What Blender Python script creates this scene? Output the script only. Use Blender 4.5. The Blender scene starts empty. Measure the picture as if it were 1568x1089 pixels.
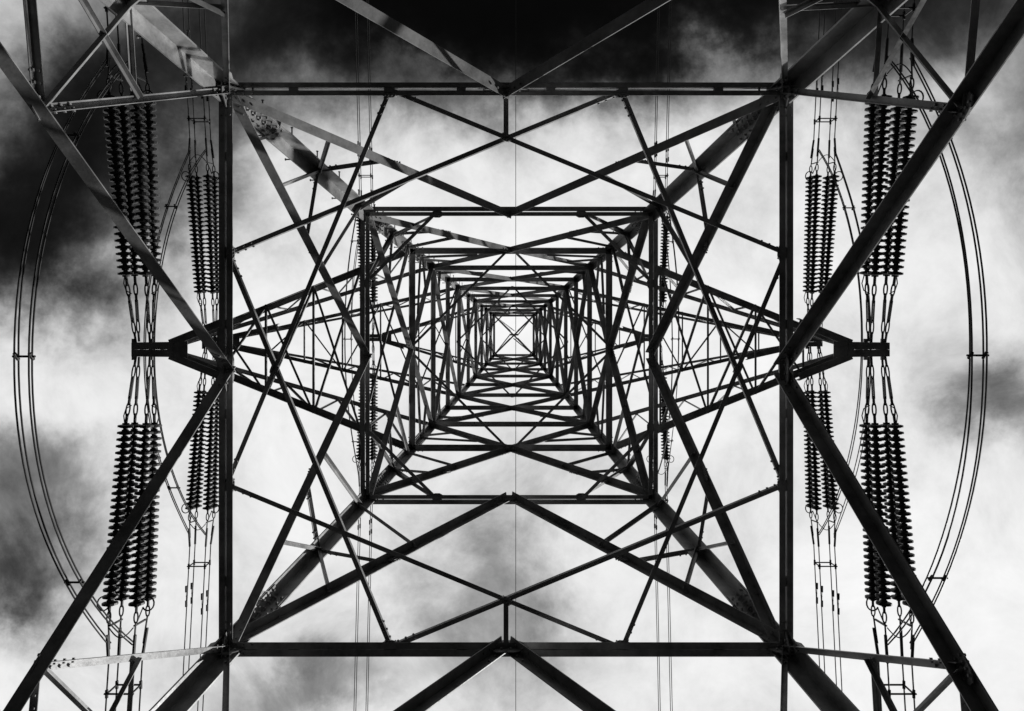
import bpy, math, random
from mathutils import Vector, Matrix
random.seed(7)
sc = bpy.context.scene
CAMZ = 1.6
CX, CY = 0.13, -0.56

# ---------------------------------------------------------------- materials
def new_mat(name):
    m = bpy.data.materials.new(name); m.use_nodes = True
    nt = m.node_tree
    return m, nt, nt.nodes["Principled BSDF"]

def steel_mat(name, lo, hi, rough=0.42, metal=0.55, scale=3.0):
    m, nt, b = new_mat(name)
    tc = nt.nodes.new("ShaderNodeTexCoord")
    n = nt.nodes.new("ShaderNodeTexNoise"); n.inputs["Scale"].default_value = scale
    n.inputs["Detail"].default_value = 10; n.inputs["Roughness"].default_value = 0.7
    nt.links.new(tc.outputs["Object"], n.inputs["Vector"])
    r = nt.nodes.new("ShaderNodeValToRGB")
    r.color_ramp.elements[0].position = 0.35; r.color_ramp.elements[0].color = (lo, lo, lo, 1)
    r.color_ramp.elements[1].position = 0.65; r.color_ramp.elements[1].color = (hi, hi, hi, 1)
    nt.links.new(n.outputs["Fac"], r.inputs["Fac"])
    nt.links.new(r.outputs["Color"], b.inputs["Base Color"])
    n2 = nt.nodes.new("ShaderNodeTexNoise"); n2.inputs["Scale"].default_value = 25
    n2.inputs["Detail"].default_value = 5
    nt.links.new(tc.outputs["Object"], n2.inputs["Vector"])
    mr = nt.nodes.new("ShaderNodeMapRange")
    mr.inputs["To Min"].default_value = rough - 0.12; mr.inputs["To Max"].default_value = rough + 0.2
    nt.links.new(n2.outputs["Fac"], mr.inputs["Value"])
    nt.links.new(mr.outputs["Result"], b.inputs["Roughness"])
    bp = nt.nodes.new("ShaderNodeBump"); bp.inputs["Strength"].default_value = 0.15
    bp.inputs["Distance"].default_value = 0.01
    nt.links.new(n2.outputs["Fac"], bp.inputs["Height"])
    nt.links.new(bp.outputs["Normal"], b.inputs["Normal"])
    b.inputs["Metallic"].default_value = metal
    return m

M_STEEL = steel_mat("galvanised_steel", 0.12, 0.36, 0.38, 0.3, 1.6)
M_FIT = steel_mat("forged_steel_fittings", 0.02, 0.05, 0.5, 0.3)
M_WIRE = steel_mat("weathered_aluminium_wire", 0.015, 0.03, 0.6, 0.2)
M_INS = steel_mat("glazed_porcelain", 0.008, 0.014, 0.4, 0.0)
M_CONC = steel_mat("concrete", 0.22, 0.36, 0.85, 0.0, 6)
M_GRASS = steel_mat("grass_ground", 0.006, 0.018, 0.95, 0.0, 1.5)
M_GRASS.node_tree.nodes["Principled BSDF"].inputs["Specular IOR Level"].default_value = 0.05

# ---------------------------------------------------------------- mesh builder
class MB:
    def __init__(s): s.v = []; s.f = []
    def prism(s, sec, p, q, u, v):
        """extrude polygon section (list of (a,b) along u,v) from p to q"""
        n = len(sec); b = len(s.v)
        for P in (p, q):
            for (a, c) in sec: s.v.append(tuple(P + u * a + v * c))
        for i in range(n):
            j = (i + 1) % n
            s.f.append((b + i, b + j, b + n + j, b + n + i))
        s.f.append(tuple(b + i for i in reversed(range(n))))
        s.f.append(tuple(b + n + i for i in range(n)))
    def bar(s, p, q, w, d, n=Vector((0, 0, 1))):
        a, u, v = frame(p, q, n)
        s.prism([(-d/2, -w/2), (d/2, -w/2), (d/2, w/2), (-d/2, w/2)], p, q, u, v)
    def cyl(s, p, q, r, k=8):
        a, u, v = frame(p, q, Vector((0.13, 0.2, 1)))
        s.prism([(r*math.cos(t*2*math.pi/k), r*math.sin(t*2*math.pi/k)) for t in range(k)], p, q, u, v)
    def tube(s, pts, r, k=6, closed=False):
        b = len(s.v); n = len(pts)
        for i, P in enumerate(pts):
            if closed: t = pts[(i+1) % n] - pts[i-1]
            else: t = pts[min(i+1, n-1)] - pts[max(i-1, 0)]
            t.normalize()
            ref = Vector((0, 0, 1)) if abs(t.z) < .9 else Vector((1, 0, 0))
            u = (ref - t * ref.dot(t)).normalized(); w = t.cross(u)
            for j in range(k):
                an = 2*math.pi*j/k
                s.v.append(tuple(P + u*(r*math.cos(an)) + w*(r*math.sin(an))))
        m = n if closed else n-1
        for i in range(m):
            i2 = (i+1) % n
            for j in range(k):
                j2 = (j+1) % k
                s.f.append((b+i*k+j, b+i*k+j2, b+i2*k+j2, b+i2*k+j))
    def lathe(s, prof, o, axis, k=12):
        a = axis.normalized()
        ref = Vector((0, 0, 1)) if abs(a.z) < .9 else Vector((1, 0, 0))
        u = (ref - a*ref.dot(a)).normalized(); w = a.cross(u)
        b = len(s.v)
        for (y, r) in prof:
            for j in range(k):
                an = 2*math.pi*j/k
                s.v.append(tuple(o + a*y + u*(r*math.cos(an)) + w*(r*math.sin(an))))
        for i in range(len(prof)-1):
            for j in range(k):
                j2 = (j+1) % k
                s.f.append((b+i*k+j, b+i*k+j2, b+(i+1)*k+j2, b+(i+1)*k+j))
    def obj(s, name, mat, parent=None, smooth=False):
        me = bpy.data.meshes.new(name); me.from_pydata(s.v, [], s.f); me.update()
        me.materials.append(mat)
        if smooth: me.polygons.foreach_set("use_smooth", [True]*len(me.polygons))
        o = bpy.data.objects.new(name, me); sc.collection.objects.link(o)
        if parent: o.parent = parent
        return o

def frame(p, q, n):
    a = (q - p).normalized()
    u = n - a * n.dot(a)
    if u.length < 1e-4:
        n = Vector((1, 0.1, 0)); u = n - a*n.dot(a)
    u.normalize()
    return a, u, a.cross(u)

def angle(mb, p, q, size, n, off=None, flip=False, bolts=False, trim=0.0):
    """L-section member; one flange in the face plane (normal n), other pointing inward"""
    a, u, v = frame(p, q, n)
    if flip: v = -v
    if off is None: off = random.uniform(-0.012, 0.012)
    p = p + a*trim + u*off; q = q - a*trim + u*off
    t = max(0.008, size*0.09); h = size/2
    mb.prism([(0, -h), (0, h), (-t, h), (-t, -h+t), (-size, -h+t), (-size, -h)], p, q, u, v)
    if bolts:
        L = (q-p).length
        for e, d in ((p, a), (q, -a)):
            for k in range(3):
                c = e + d*(0.12+0.11*k)
                if 0.12+.11*k > L*.4: break
                c1 = c + v*(h*0.3)
                mb.cyl(c1 - u*(t+0.02), c1 + u*0.02, 0.015, 6)
                c2 = c - u*(size*0.6) - v*h
                mb.cyl(c2 - v*0.018, c2 + v*(t+0.018), 0.015, 6)

def plate(mb, c, along, n, w, h, t=0.014):
    """chamfered gusset plate lying in the face plane"""
    n = n.normalized(); a = (along - n*along.dot(n)).normalized(); b = n.cross(a)
    k = 0.3
    sec = [(-w/2, -h/2+h*k), (-w/2+w*k, -h/2), (w/2-w*k, -h/2), (w/2, -h/2+h*k),
           (w/2, h/2-h*k), (w/2-w*k, h/2), (-w/2+w*k, h/2), (-w/2, h/2-h*k)]
    mb.prism(sec, c - n*(t/2+.02), c + n*(t/2-.02), a, b)
    for x in (-.3, -.1, .1, .3):
        for y in (-.25, .25):
            P = c + a*(w*x) + b*(h*y)
            mb.cyl(P - n*(t/2+.04), P + n*.02, 0.015, 6)

# ---------------------------------------------------------------- tower
LV = [(-1.45, 5.87), (3.9, 4.73), (9.0, 3.68), (13.2, 2.78), (16.7, 2.49), (19.6, 2.32), (22.3, 2.17),
      (25.0, 2.03), (28.0, 1.90), (31.0, 1.77), (34.0, 1.65), (37.0, 1.53), (40.0, 1.42), (43.0, 1.32), (46.5, .25)]
def W(h):
    for (a, wa), (b, wb) in zip(LV, LV[1:]):
        if h <= b: return wa + (wb-wa)*(h-a)/(b-a)
    return LV[-1][1]
ROT = [Matrix.Rotation(math.pi/2*k, 3, 'Z') for k in range(4)]
def F(k, s, h):
    w = W(h); return ROT[k] @ Vector((s*w, -w, h+CAMZ))
def N(k): return ROT[k] @ Vector((0, -1, 0))
def lerp(a, b, t): return a + (b-a)*t
UP = Vector((0, 0, 1))

tower = bpy.data.objects.new("transmission_tower", None); sc.collection.objects.link(tower)

legs = MB()
for k in range(4):
    for i, ((a, wa), (b, wb)) in enumerate(zip(LV, LV[1:])):
        size = [.25, .24, .225, .20, .19, .18, .175, .17, .17, .165, .16, .155, .15, .07][i]
        p, q = F(k, -1, a), F(k, -1, b)
        t = size*.1
        ex = ROT[k] @ Vector((1, 0, 0)); ey = ROT[k] @ Vector((0, 1, 0))
        sec = [(0, 0), (size, 0), (size, t), (t, t), (t, size), (0, size)]
        legs.prism(sec, p - ex*.02 - ey*.02, q - ex*.02 - ey*.02, ex, ey)
        # splice cover plates with bolts a little above each panel point
        if 1 <= i <= 8:
            d = (q-p).normalized()
            s0 = p + d*0.35; s1 = p + d*1.15
            sec2 = [(t+.003, t+.003), (size*.93, t+.003), (size*.93, t+.016), (t+.016, t+.016), (t+.016, size*.93), (t+.003, size*.93)]
            legs.prism(sec2, s0 - ex*.02 - ey*.02, s1 - ex*.02 - ey*.02, ex, ey)
            for m in range(6):
                P = s0 + d*(.07 + m*.13)
                for f in (.35, .75):
                    legs.cyl(P + ex*(size*f-.02) + ey*(-.04), P + ex*(size*f-.02) + ey*(t+.03), .017, 6)
                    legs.cyl(P + ey*(size*f-.02) + ex*(-.04), P + ey*(size*f-.02) + ex*(t+.03), .017, 6)
# step bolts on one leg
z = 2.0
i = 0
while z < 42:
    p = F(0, -1, z)
    o = Vector((.12, -.02, 0)) if i % 2 == 0 else Vector((-.02, .12, 0))
    dd = Vector((0, -1, 0)) if i % 2 == 0 else Vector((-1, 0, 0))
    legs.cyl(p + o, p + o + dd*.17, .011, 6)
    legs.cyl(p + o + dd*.16, p + o + dd*.175, .02, 6)
    z += .38; i += 1
legs.obj("legs", M_STEEL, tower)

low = MB(); mid = MB(); up = MB(); gus = MB()
# --- K panel beneath level 9
for k in range(4):
    n = N(k)
    fl = k in (1, 2)
    M = F(k, 0, 9.0)
    for s in (-1, 1):
        C = F(k, s, 9.0); B = F(k, s, 3.9)
        angle(low, M, B, .15, n, off=0.004, flip=(s > 0) != fl, bolts=True)
        Nn = lerp(M, B, .54)
        L5 = lerp(C, B, .575); L3 = lerp(C, B, .33)
        angle(low, Nn, C, .075, n, off=-.02, flip=s < 0, bolts=True)
        angle(low, Nn, L5, .075, n, off=.02, bolts=True)
        angle(low, Nn, L3, .065, n, off=-.035, flip=s > 0)
        Q = lerp(Nn, C, .42)
        angle(low, Q, L3, .055, n, off=.03)
        angle(low, Q, L5, .055, n, off=-.05)
        N2 = lerp(M, B, .77); L7 = lerp(C, B, .8)
        angle(low, N2, L7, .07, n, off=.03)
        angle(low, N2, L5, .07, n, off=-.03)
        plate(gus, Nn, (B-M), n, .3, .17)
        plate(gus, C, (F(k, 0, 9)-C), n, .5, .42)
    plate(gus, M, F(k, 1, 9)-M, n, .6, .34)
    # double-angle horizontals level 9, flanges separated by a packer gap
    a, b = F(k, -1, 9.0), F(k, 1, 9.0)
    hsz, gap = [(.066, .02), (.080, .011), (.088, .006), (.080, .011)][k]
    angle(low, a, b, hsz, n, off=-gap, bolts=True, flip=True)
    angle(low, a, b, hsz, -n, off=-gap, bolts=True)
    for t in (.12, .29, .42, .58, .71, .88):
        c = lerp(a, b, t)
        low.bar(c - (b-a).normalized()*.06, c + (b-a).normalized()*.06, .05, gap*2, n)

def vpanel(mb, k, h0, h1, size, red, rs=.06, up_=True):
    n = N(k)
    for s in (-1, 1):
        if up_:
            C0, C1, M = F(k, s, h0), F(k, s, h1), F(k, 0, h1)
        else:
            C0, C1, M = F(k, s, h1), F(k, s, h0), F(k, 0, h0)
        P, Q = C0, M
        leg = lambda t: lerp(C0, C1, t)
        fl = (s < 0) if k in (0, 3) else (s > 0)
        angle(mb, P, Q, size, n, off=.005*s, flip=fl, bolts=red > 1)
        br = lambda t: lerp(P, Q, t)
        if red >= 2:
            angle(mb, leg(.57), br(.28), rs, n, off=-.03)
            angle(mb, leg(.57), br(.48), rs, n, off=.03, bolts=True)
            angle(mb, leg(.93), br(.58), rs*1.1, n, off=-.02)
            angle(mb, leg(.28), br(.14), rs*.8, n, off=.02)
            plate(gus, br(.5), Q-P, n, .26, .12)
        elif red == 1:
            angle(mb, leg(.5), br(.35), rs, n, off=-.03)
            angle(mb, leg(.5), br(.62), rs, n, off=.03)
    plate(gus, M, F(k, 1, h1 if up_ else h0)-M, n, .4, .22)

for k in range(4):
    n = N(k)
    vpanel(mid, k, 9.0, 13.2, .14, 2, .06)
    vpanel(mid, k, 13.2, 16.7, .135, 2, .055)
    a, b = F(k, -1, 13.2), F(k, 1, 13.2)
    angle(mid, a, b, .078, n, off=-.012, flip=True, bolts=True)
    angle(mid, a, b, .078, -n, off=-.012)
    angle(mid, F(k, -1, 16.7), F(k, 1, 16.7), .14, n, off=-.01, bolts=True)

# plan bracing at level 9: eight-member star between quarter points
s4 = .415; zz = 0
for k in range(4):
    T1, T2 = F(k, -s4, 9), F(k, s4, 9)
    Rn = F((k+1) % 4, -s4, 9)
    L1 = F((k-1) % 4, s4, 9)
    for (p, q) in ((T1, Rn), (T2, L1)):
        zz += 1
        angle(low, p + UP*(.012*(zz % 3)), q + UP*(.012*((zz) % 3)), .06, -UP, off=0.02*(zz % 2), bolts=True)
    d = (T1 - T2).normalized()
    M = F(k, 0, 9)
    X = lerp(T1, Rn, s4/(1 + s4))
    if k in (0, 2): angle(low, M, X, .065, -UP, off=.05)
    plate(gus, X, Rn-T1, UP, .17, .1)
    for P in (T1, T2): plate(gus, P + N(k)*-.06, d, UP, .22, .10)
# corner ties at level 13.2
for k in range(4):
    angle(mid, F(k, .5, 13.2), F((k+1) % 4, -.5, 13.2), .065, -UP, off=.02)
    angle(mid, F(k, .5, 13.2), lerp(F(k, 1, 13.2), F(k, 1, 16.7), .55), .055, N(k), off=.03)
    angle(mid, F(k, -.5, 13.2), lerp(F(k, -1, 13.2), F(k, -1, 16.7), .55), .055, N(k), off=-.03)
    for s in (-.5, .5): plate(gus, F(k, s, 13.2)-N(k)*.05, F(k, 1, 13.2)-F(k, -1, 13.2), UP, .24, .14)

# upper panels
hs = [l[0] for l in LV[4:]]
flag = False
for i, (a, b) in enumerate(zip(hs, hs[1:])):
    for k in range(4):
        n = N(k)
        if b < 44:
            vpanel(up, k, a, b, .125, 1 if i < 2 else 0, .06, up_=flag)
            angle(up, F(k, -1, b), F(k, 1, b), .13, n, off=-.01)
        else:
            angle(up, F(k, -1, a), F(k, .2, b), .05, n, off=.012)
    flag = not flag
for h in (16.7, 25, 34):
    for k in range(4):
        angle(up, F(k, 0, h), F((k+1) % 4, 0, h), .06, -UP, off=.02)
for h in (43.0,):
    for k in (0, 1):
        angle(up, F(k, -1, h), F(k+2, -1, h), .09, -UP, off=.02*k)
low.obj("lower_bracing", M_STEEL, tower)
mid.obj("middle_bracing", M_STEEL, tower)
up.obj("upper_bracing", M_STEEL, tower)
gus.obj("gusset_plates", M_STEEL, tower)

# ---------------------------------------------------------------- cross arms
ARMS = [(16.7, 19.6, 9.0, 5), (25.0, 28.0, 11.1, 6), (34.0, 37.0, 7.2, 4)]
arm = MB()
for (h, ht, L, nseg) in ARMS:
    sz = .15 if h < 20 else .12
    for sx in (-1, 1):
        tipy = .15
        Bf = lambda t, s: lerp(Vector((sx*W(h), s*W(h), h+CAMZ)), Vector((sx*(L-.7), s*tipy, h+CAMZ)), t)
        Tf = lambda t, s: lerp(Vector((sx*W(ht), s*W(ht), ht+CAMZ)), Vector((sx*(L-.7), s*tipy, h+CAMZ+.28)), t)
        for s in (-1, 1):
            n = Vector((0, s, 0))
            angle(arm, Bf(0, s), Bf(1, s), sz, n, off=0, flip=(s*sx > 0), bolts=True)
            angle(arm, Tf(0, s), Tf(1, s), sz*.75, n, off=0)
            # heavy channel closing the last bay towards the tip
            arm.bar(Bf(.78, s) - UP*.085, Bf(1, s) - UP*.085, .18, .02, UP)
            arm.bar(Bf(.78, s) + Vector((0, s*.09, 0)), Bf(1, s) + Vector((0, s*.06, 0)), .16, .02, n)
            for i in range(nseg-1):
                t0, t1 = i/nseg, (i+1)/nseg
                angle(arm, Bf(t0, s), Tf(t1, s), .05, n, off=-.01)
                angle(arm, Tf(t1, s), Bf(t1, s), .045, n, off=.014)
        for i in range(nseg):
            t0, t1 = i/nseg, (i+1)/nseg
            if i < nseg-1 and h < 20:
                angle(arm, Bf(t0, -1), Bf(t1, 1), .055, -UP, off=.01)
                angle(arm, Bf(t0, 1), Bf(t1, -1), .055, -UP, off=.03)
            elif i < nseg-1:
                s_ = 1 if i % 2 else -1
                angle(arm, Bf(t0, s_), Bf(t1, -s_), .05, -UP, off=.01)
            if i: angle(arm, Bf(t0, -1), Bf(t0, 1), .05, -UP, off=.05)
        z = h + CAMZ
        for s in (-1, 1):
            arm.bar(Vector((sx*(L-.85), s*.17, z)), Vector((sx*(L+.18), s*.155, z)), .24, .03, Vector((0, 1, 0)))
            arm.bar(Vector((sx*(L-.80), s*.085, z-.13)), Vector((sx*(L+.2), s*.085, z-.13)), .165, .02, UP)
        # tapered gusset under the apex
        arm.prism([(0, -.2), (0, .2), (.5, .16), (.5, -.16)], Vector((sx*(L-1.15), 0, z-.112)), Vector((sx*(L-1.15), 0, z-.10)), Vector((sx, 0, 0)), Vector((0, 1, 0)))
        for xx in (-.5, 0, .16):
            arm.bar(Vector((sx*(L+xx), -.16, z)), Vector((sx*(L+xx), .16, z)), .2, .03, Vector((1, 0, 0)))
        for dx in (-.24, .14):
            arm.bar(Vector((sx*(L-.05)+dx*1.1, -.26, z)), Vector((sx*(L-.05)+dx*1.1, .26, z)), .09, .05, UP)
arm.obj("cross_arms", M_STEEL, tower)
pk = MB()
pk.bar(Vector((-.3, 0, 46.5+CAMZ)), Vector((.3, 0, 46.5+CAMZ)), .12, .1)
pk.cyl(Vector((0, 0, 46.4+CAMZ)), Vector((0, 0, 47+CAMZ)), .05)
pk.obj("earth_wire_bracket", M_STEEL, tower)

# ---------------------------------------------------------------- insulator set (local +Y away from arm): quad strings 2 x 2
ins = MB(); fit = MB()
NS = 27; PIT = .156; Y0 = 1.72
def shackle(mb, p, q, w=.05, r=.016, sd=Vector((1, 0, 0))):
    d = (q-p); L = d.length; d.normalize()
    pts = []
    for i in range(12):
        a = 2*math.pi*i/12
        pts.append(lerp(p, q, .5) + d*(math.sin(a)*L/2) + sd*(math.cos(a)*w))
    mb.tube(pts, r, 6, True)
V = Vector
yE = Y0 + NS*PIT
for cx in (-1, 1):
    for cz in (-1, 1):
        root = V((cx*.17, .12, cz*.07))
        st = V((cx*.24, Y0, cz*.19)); en = V((cx*.31, yE, cz*.25))
        ax = (en - st).normalized()
        for i in range(NS):
            o = st + ax*(i*PIT)
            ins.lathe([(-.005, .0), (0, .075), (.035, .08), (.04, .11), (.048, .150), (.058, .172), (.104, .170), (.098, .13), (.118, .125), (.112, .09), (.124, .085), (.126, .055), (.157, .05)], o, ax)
        # links, turnbuckle plates and shackles between arm and string
        ch = lambda t: lerp(root, st, t)
        fit.cyl(ch(0), ch(.16), .028)
        shackle(fit, ch(.12), ch(.34), .038, .016)
        for o_ in (-.022, .022):
            fit.bar(ch(.3) + V((o_, 0, 0)), ch(.64) + V((o_, 0, 0)), .014, .055, V((0, 0, 1)))
        fit.cyl(ch(.6), ch(.74), .032)
        shackle(fit, ch(.7), ch(.9), .045, .018)
        fit.cyl(ch(.86), ch(1.01), .034)
        # conductor end: ball-eye, shackle, dead-end clamp
        fit.cyl(en, en + ax*.14, .03)
        shackle(fit, en + ax*.1, en + ax*.36, .045, .017)
        tgt = V((cx*.28, yE+.95, cz*.2))
        fit.cyl(en + ax*.33, tgt, .02)
        fit.cyl(en + ax*.62, tgt + V((0, .3, 0)), .036)
    # spacer links between upper and lower string of the pair
    fit.bar(V((cx*.285, yE+.42, -.25)), V((cx*.285, yE+.42, .25)), .05, .03, V((0, 1, 0)))
    # arcing horn (open ring at conductor end, curved rod at arm end)
    pts = []
    for i in range(14):
        a = math.radians(-150 + i*300/13)
        pts.append(V((cx*.52 + cx*.14*math.cos(a), yE-.05 + .16*math.sin(a), -.15)))
    fit.tube(pts, .018, 6)
    fit.cyl(V((cx*.30, yE+.4, -.2)), V((cx*.40, yE+.06, -.15)), .015)
    fit.tube([V((cx*.24, 1.3, 0)), V((cx*.38, 1.38, .02)), V((cx*.43, 1.55, .03)), V((cx*.38, 1.8, .02))], .013, 6)
# sagging tie loop between the two conductor-end fittings
fit.tube([V((-.28 + .56*i/10, yE+.45 + .22*math.sin(math.pi*i/10), -.28)) for i in range(11)], .014, 6)
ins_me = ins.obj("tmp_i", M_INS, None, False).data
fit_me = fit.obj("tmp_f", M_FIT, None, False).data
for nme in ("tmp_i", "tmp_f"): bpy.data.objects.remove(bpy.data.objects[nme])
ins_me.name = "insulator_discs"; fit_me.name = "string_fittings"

def quad_parts(dx, dz): return [(-dx, -dz), (dx, -dz), (-dx, dz), (dx, dz)]
DROP = math.radians(6.5)
yEnd = yE + 1.2
for (h, ht, L, nseg) in ARMS:
    for sx in (-1, 1):
        for sy in (-1, 1):
            e = bpy.data.objects.new("insulator_string", None); sc.collection.objects.link(e)
            e.location = (sx*(L-.05), sy*.06, h+CAMZ)
            e.rotation_euler = (-DROP, 0, 0) if sy > 0 else (-DROP, 0, math.pi)
            for nm, me in (("insulator_discs", ins_me), ("fittings", fit_me)):
                o = bpy.data.objects.new(nm, me); sc.collection.objects.link(o); o.parent = e
            R = Matrix.Rotation(0 if sy > 0 else math.pi, 3, 'Z') @ Matrix.Rotation(-DROP, 3, 'X')
            base = V((sx*(L-.05), sy*.06, h+CAMZ))
            w = MB()
            for (dx, dz) in quad_parts(.28, .2):
                p0 = base + R @ V((dx, yEnd, dz))
                pts = []
                for i in range(60):
                    s = 170*(i/59)**1.6
                    pts.append(p0 + V((0, sy*s, -s*math.tan(DROP)*(1 - s/340))))
                w.tube(pts, .0175, 6)
            dist = .7
            c = base + R @ V((0, yEnd, 0)) + V((0, sy*dist, -dist*math.tan(DROP)))
            for s1, s2 in (((-.34, -.2), (.34, -.2)), ((-.28, .2), (.28, .2)), ((-.28, -.2), (-.28, .2)), ((.28, -.2), (.28, .2))):
                w.cyl(c + V((s1[0], 0, s1[1])), c + V((s2[0], 0, s2[1])), .022)
            for q in quad_parts(.28, .2):
                w.cyl(c + V((q[0], -.09, q[1])), c + V((q[0], .09, q[1])), .035)
            for j, (dx, dz) in enumerate(quad_parts(.28, .2)):
                dist = 1.7 + .25*(j % 2)
                c = base + R @ V((dx, yEnd, dz)) + V((0, sy*dist, -dist*math.tan(DROP) - .07))
                w.cyl(c + V((0, -.3, 0)), c + V((0, .3, 0)), .01)
                w.cyl(c + V((0, -.36, 0)), c + V((0, -.15, 0)), .04)
                w.cyl(c + V((0, .15, 0)), c + V((0, .36, 0)), .04)
                w.cyl(c, c + V((0, 0, .08)), .02)
            w.obj("power_line_conductor", M_WIRE)
        # jumper loop
        j = MB()
        ye = yE + .9
        zend = h + CAMZ - math.sin(DROP)*ye - .12
        Ye = math.cos(DROP)*ye
        zlow = h + CAMZ - (3.95 if sx < 0 else 3.5)
        for (dx, dz) in quad_parts(.14, .045):
            wob = random.uniform(-.03, .03)
            pts = []
            for i in range(41):
                t = -1 + 2*i/40
                f = abs(t)**2.15
                k2 = f**3
                pts.append(V((sx*(L + .06*(1-f)) + dx*(1+k2) + wob*math.sin(3*t), Ye*t, zlow + (zend-zlow)*f + dz + wob*math.cos(5*t))))
            j.tube(pts, .017, 6)
        for t in (-.66, 0, .7):
            f = abs(t)**2.15
            c = V((sx*(L + .06*(1-f)), Ye*t, zlow + (zend-zlow)*f))
            j.cyl(c + V((-.21, 0, 0)), c + V((.21, 0, 0)), .022)
            for q in (-.14, .14):
                j.cyl(c + V((q, -.06, -.05)), c + V((q, .06, .05)), .034)
        j.obj("jumper_cable", M_WIRE)
ew = MB()
for sy in (-1, 1):
    pts = [V((0.12, sy*170*(i/50)**1.5, 46.5+CAMZ-.15 - 9*(i/50)**1.5*(1-.4*(i/50)**1.5))) for i in range(51)]
    ew.tube(pts, .022, 6)
ew.obj("earth_wire", M_WIRE)

# ---------------------------------------------------------------- ground & footings
g = MB()
S = 5000; n = 40
for i in range(n+1):
    for j in range(n+1):
        a = (i/n*2-1); b = (j/n*2-1)
        x = math.copysign(abs(a)**2.5, a)*S; y = math.copysign(abs(b)**2.5, b)*S
        g.v.append((x, y, random.uniform(-.04, .04) if max(abs(x), abs(y)) < 400 else 0))
for i in range(n):
    for j in range(n):
        a = i*(n+1)+j; g.f.append((a, a+n+1, a+n+2, a+1))
g.obj("ground", M_GRASS)
for k in range(4):
    c = F(k, -1, -1.45); f = MB()
    for (z0, z1, r0, r1) in ((-.3, .22, .75, .7), (.22, .32, .7, .55)):
        b = len(f.v)
        for zz_, r in ((z0, r0), (z1, r1)):
            for sxx, syy in ((-1, -1), (1, -1), (1, 1), (-1, 1)):
                f.v.append((c.x + sxx*r, c.y + syy*r, zz_))
        for q in range(4):
            f.f.append((b+q, b+(q+1) % 4, b+4+(q+1) % 4, b+4+q))
        f.f.append((b+4, b+5, b+6, b+7))
    f.obj("concrete_footing", M_CONC)

# ---------------------------------------------------------------- sky
sun_dir = Vector((0.80, 0.50, 0.33)).normalized()
world = bpy.data.worlds.new("World"); sc.world = world; world.use_nodes = True
nt = world.node_tree; nt.nodes.clear()
L_ = nt.links.new
def math_(op, a, b=None, c=None, clamp=False):
    nd = nt.nodes.new("ShaderNodeMath"); nd.operation = op; nd.use_clamp = clamp
    for i, x in enumerate((a, b, c)):
        if x is None: continue
        if isinstance(x, (int, float)): nd.inputs[i].default_value = x
        else: L_(x, nd.inputs[i])
    return nd.outputs[0]
tc = nt.nodes.new("ShaderNodeTexCoord")
sep = nt.nodes.new("ShaderNodeSeparateXYZ"); L_(tc.outputs["Generated"], sep.inputs[0])
zc = math_('MAXIMUM', sep.outputs[2], 0.06)
u = math_('DIVIDE', sep.outputs[0], zc); v = math_('DIVIDE', sep.outputs[1], zc)
comb = nt.nodes.new("ShaderNodeCombineXYZ"); L_(u, comb.inputs[0]); L_(v, comb.inputs[1])
def noise(scale, detail, rough, offs, dist=0.0):
    mp = nt.nodes.new("ShaderNodeMapping"); mp.inputs["Location"].default_value = offs
    L_(comb.outputs[0], mp.inputs[0])
    nd = nt.nodes.new("ShaderNodeTexNoise"); nd.inputs["Scale"].default_value = scale
    nd.inputs["Detail"].default_value = detail; nd.inputs["Roughness"].default_value = rough
    nd.inputs["Distortion"].default_value = dist
    L_(mp.outputs[0], nd.inputs["Vector"]); return nd
w1 = noise(4.6, 10, .62, (3.1, 1.7, 0)); w2 = noise(4.6, 10, .62, (13.1, 7.7, 2))
uw = math_('ADD', u, math_('MULTIPLY', math_('SUBTRACT', w1.outputs["Fac"], .5), .36))
vw = math_('ADD', v, math_('MULTIPLY', math_('SUBTRACT', w2.outputs["Fac"], .5), .32))
gaps = [(-.62, -.27, .20, .16, .74), (-.76, -.12, .17, .11, .68), (-.26, -.46, .34, .145, .84), (.08, -.48, .28, .12, .60),
        (.46, -.50, .45, .13, .76), (-.70, .22, .12, .07, .36), (-.76, .35, .13, .075, .60), (-.04, .36, .12, .15, .36),
        (.72, .13, .10, .07, .35), (.76, -.28, .14, .10, .22), (-.30, .52, .16, .05, .25), (.62, .0, .10, .10, .12),
        (-.70, -.42, .10, .06, -.12), (-.13, -.385, .09, .035, -.20), (.27, -.38, .10, .04, -.10), (.02, 0, .35, .22, -.10), (.6, .45, .3, .15, -.12)]
tot = None
for (a, b, ra, rb, amp) in gaps:
    du = math_('DIVIDE', math_('SUBTRACT', uw, a), ra); dv = math_('DIVIDE', math_('SUBTRACT', vw, b), rb)
    r2 = math_('ADD', math_('MULTIPLY', du, du), math_('MULTIPLY', dv, dv))
    e = math_('MULTIPLY', math_('EXPONENT', math_('MULTIPLY', r2, -1.0)), amp)
    tot = e if tot is None else math_('ADD', tot, e)
f1 = noise(5.4, 15, .66, (5.3, 2.2, 1), .35); f2 = noise(1.9, 6, .5, (1.3, 9.2, 4), .2)
val = math_('SUBTRACT', .88, tot)
val = math_('ADD', val, math_('MULTIPLY', math_('SUBTRACT', f1.outputs["Fac"], .5), .58))
val = math_('ADD', val, math_('MULTIPLY', math_('SUBTRACT', f2.outputs["Fac"], .5), .22))
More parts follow.
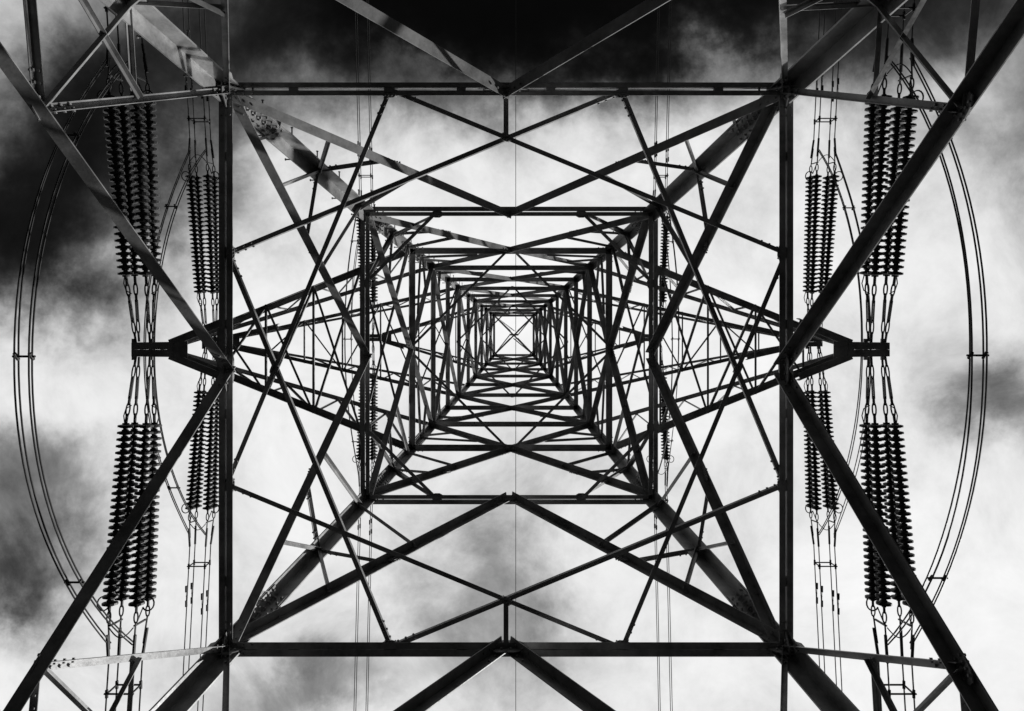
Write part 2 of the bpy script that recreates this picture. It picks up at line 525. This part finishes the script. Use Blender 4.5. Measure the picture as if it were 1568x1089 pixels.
# soft shoulders instead of hard clipping
sm = nt.nodes.new("ShaderNodeFloatCurve")
val = math_('MULTIPLY', math_('ADD', val, .3), 1/1.3)       # remap -0.3..1 -> 0..1
L_(val, sm.inputs["Value"])
cv = sm.mapping.curves[0]
def rm(x): return (x+.3)/1.3
cv.points[0].location = (0, .05); cv.points[1].location = (1, .965)
for x_, y_ in ((0.0, .10), (.15, .16), (.3, .27), (.5, .47), (.8, .83), (.9, .915)): cv.points.new(rm(x_), y_)
sm.mapping.update()
val = sm.outputs[0]
lum = math_('MULTIPLY', math_('POWER', val, 2.3), 10.0)
hz = nt.nodes.new("ShaderNodeMapRange"); hz.inputs["From Min"].default_value = 0.32; hz.inputs["From Max"].default_value = .72  # dims unseen sky towards the horizon, added to cut ambient light on steel
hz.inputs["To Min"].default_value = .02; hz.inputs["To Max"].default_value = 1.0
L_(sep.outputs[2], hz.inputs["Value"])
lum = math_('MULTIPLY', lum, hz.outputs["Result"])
sky = nt.nodes.new("ShaderNodeTexSky"); sky.sky_type = 'NISHITA'; sky.sun_disc = False
sky.sun_elevation = math.asin(sun_dir.z); sky.sun_rotation = math.atan2(sun_dir.x, sun_dir.y)
sr = nt.nodes.new("ShaderNodeSeparateColor"); L_(sky.outputs[0], sr.inputs[0])
clear = math_('MULTIPLY', math_('MULTIPLY', sr.outputs[0], .03), math_('SUBTRACT', 1.0, val))
lum = math_('ADD', lum, clear)
cc = nt.nodes.new("ShaderNodeCombineColor")
for i in range(3): L_(lum, cc.inputs[i])
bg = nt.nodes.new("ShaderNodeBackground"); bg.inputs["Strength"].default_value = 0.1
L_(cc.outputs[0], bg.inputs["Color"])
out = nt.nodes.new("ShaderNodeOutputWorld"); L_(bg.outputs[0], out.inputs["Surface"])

sl = bpy.data.lights.new("sun", 'SUN'); sl.energy = 5; sl.angle = math.radians(.5); sl.color = (1, .995, .985)
so = bpy.data.objects.new("sun", sl); sc.collection.objects.link(so)
so.rotation_mode = 'QUATERNION'; so.rotation_quaternion = (-sun_dir).to_track_quat('-Z', 'Y')
so.location = sun_dir*80

# ---------------------------------------------------------------- camera (looking straight up from inside the tower)
cam = bpy.data.cameras.new("camera"); co = bpy.data.objects.new("camera", cam); sc.collection.objects.link(co)
co.location = (CX, CY, CAMZ); co.rotation_euler = (math.pi, 0, 0)
cam.sensor_width = 36; cam.lens = 24
cam.shift_x = -6/1568; cam.shift_y = -44.5/1568
cam.clip_start = .05; cam.clip_end = 12000
sc.camera = co
sc.view_settings.view_transform = 'Standard'; sc.view_settings.look = 'None'; sc.view_settings.exposure = 0
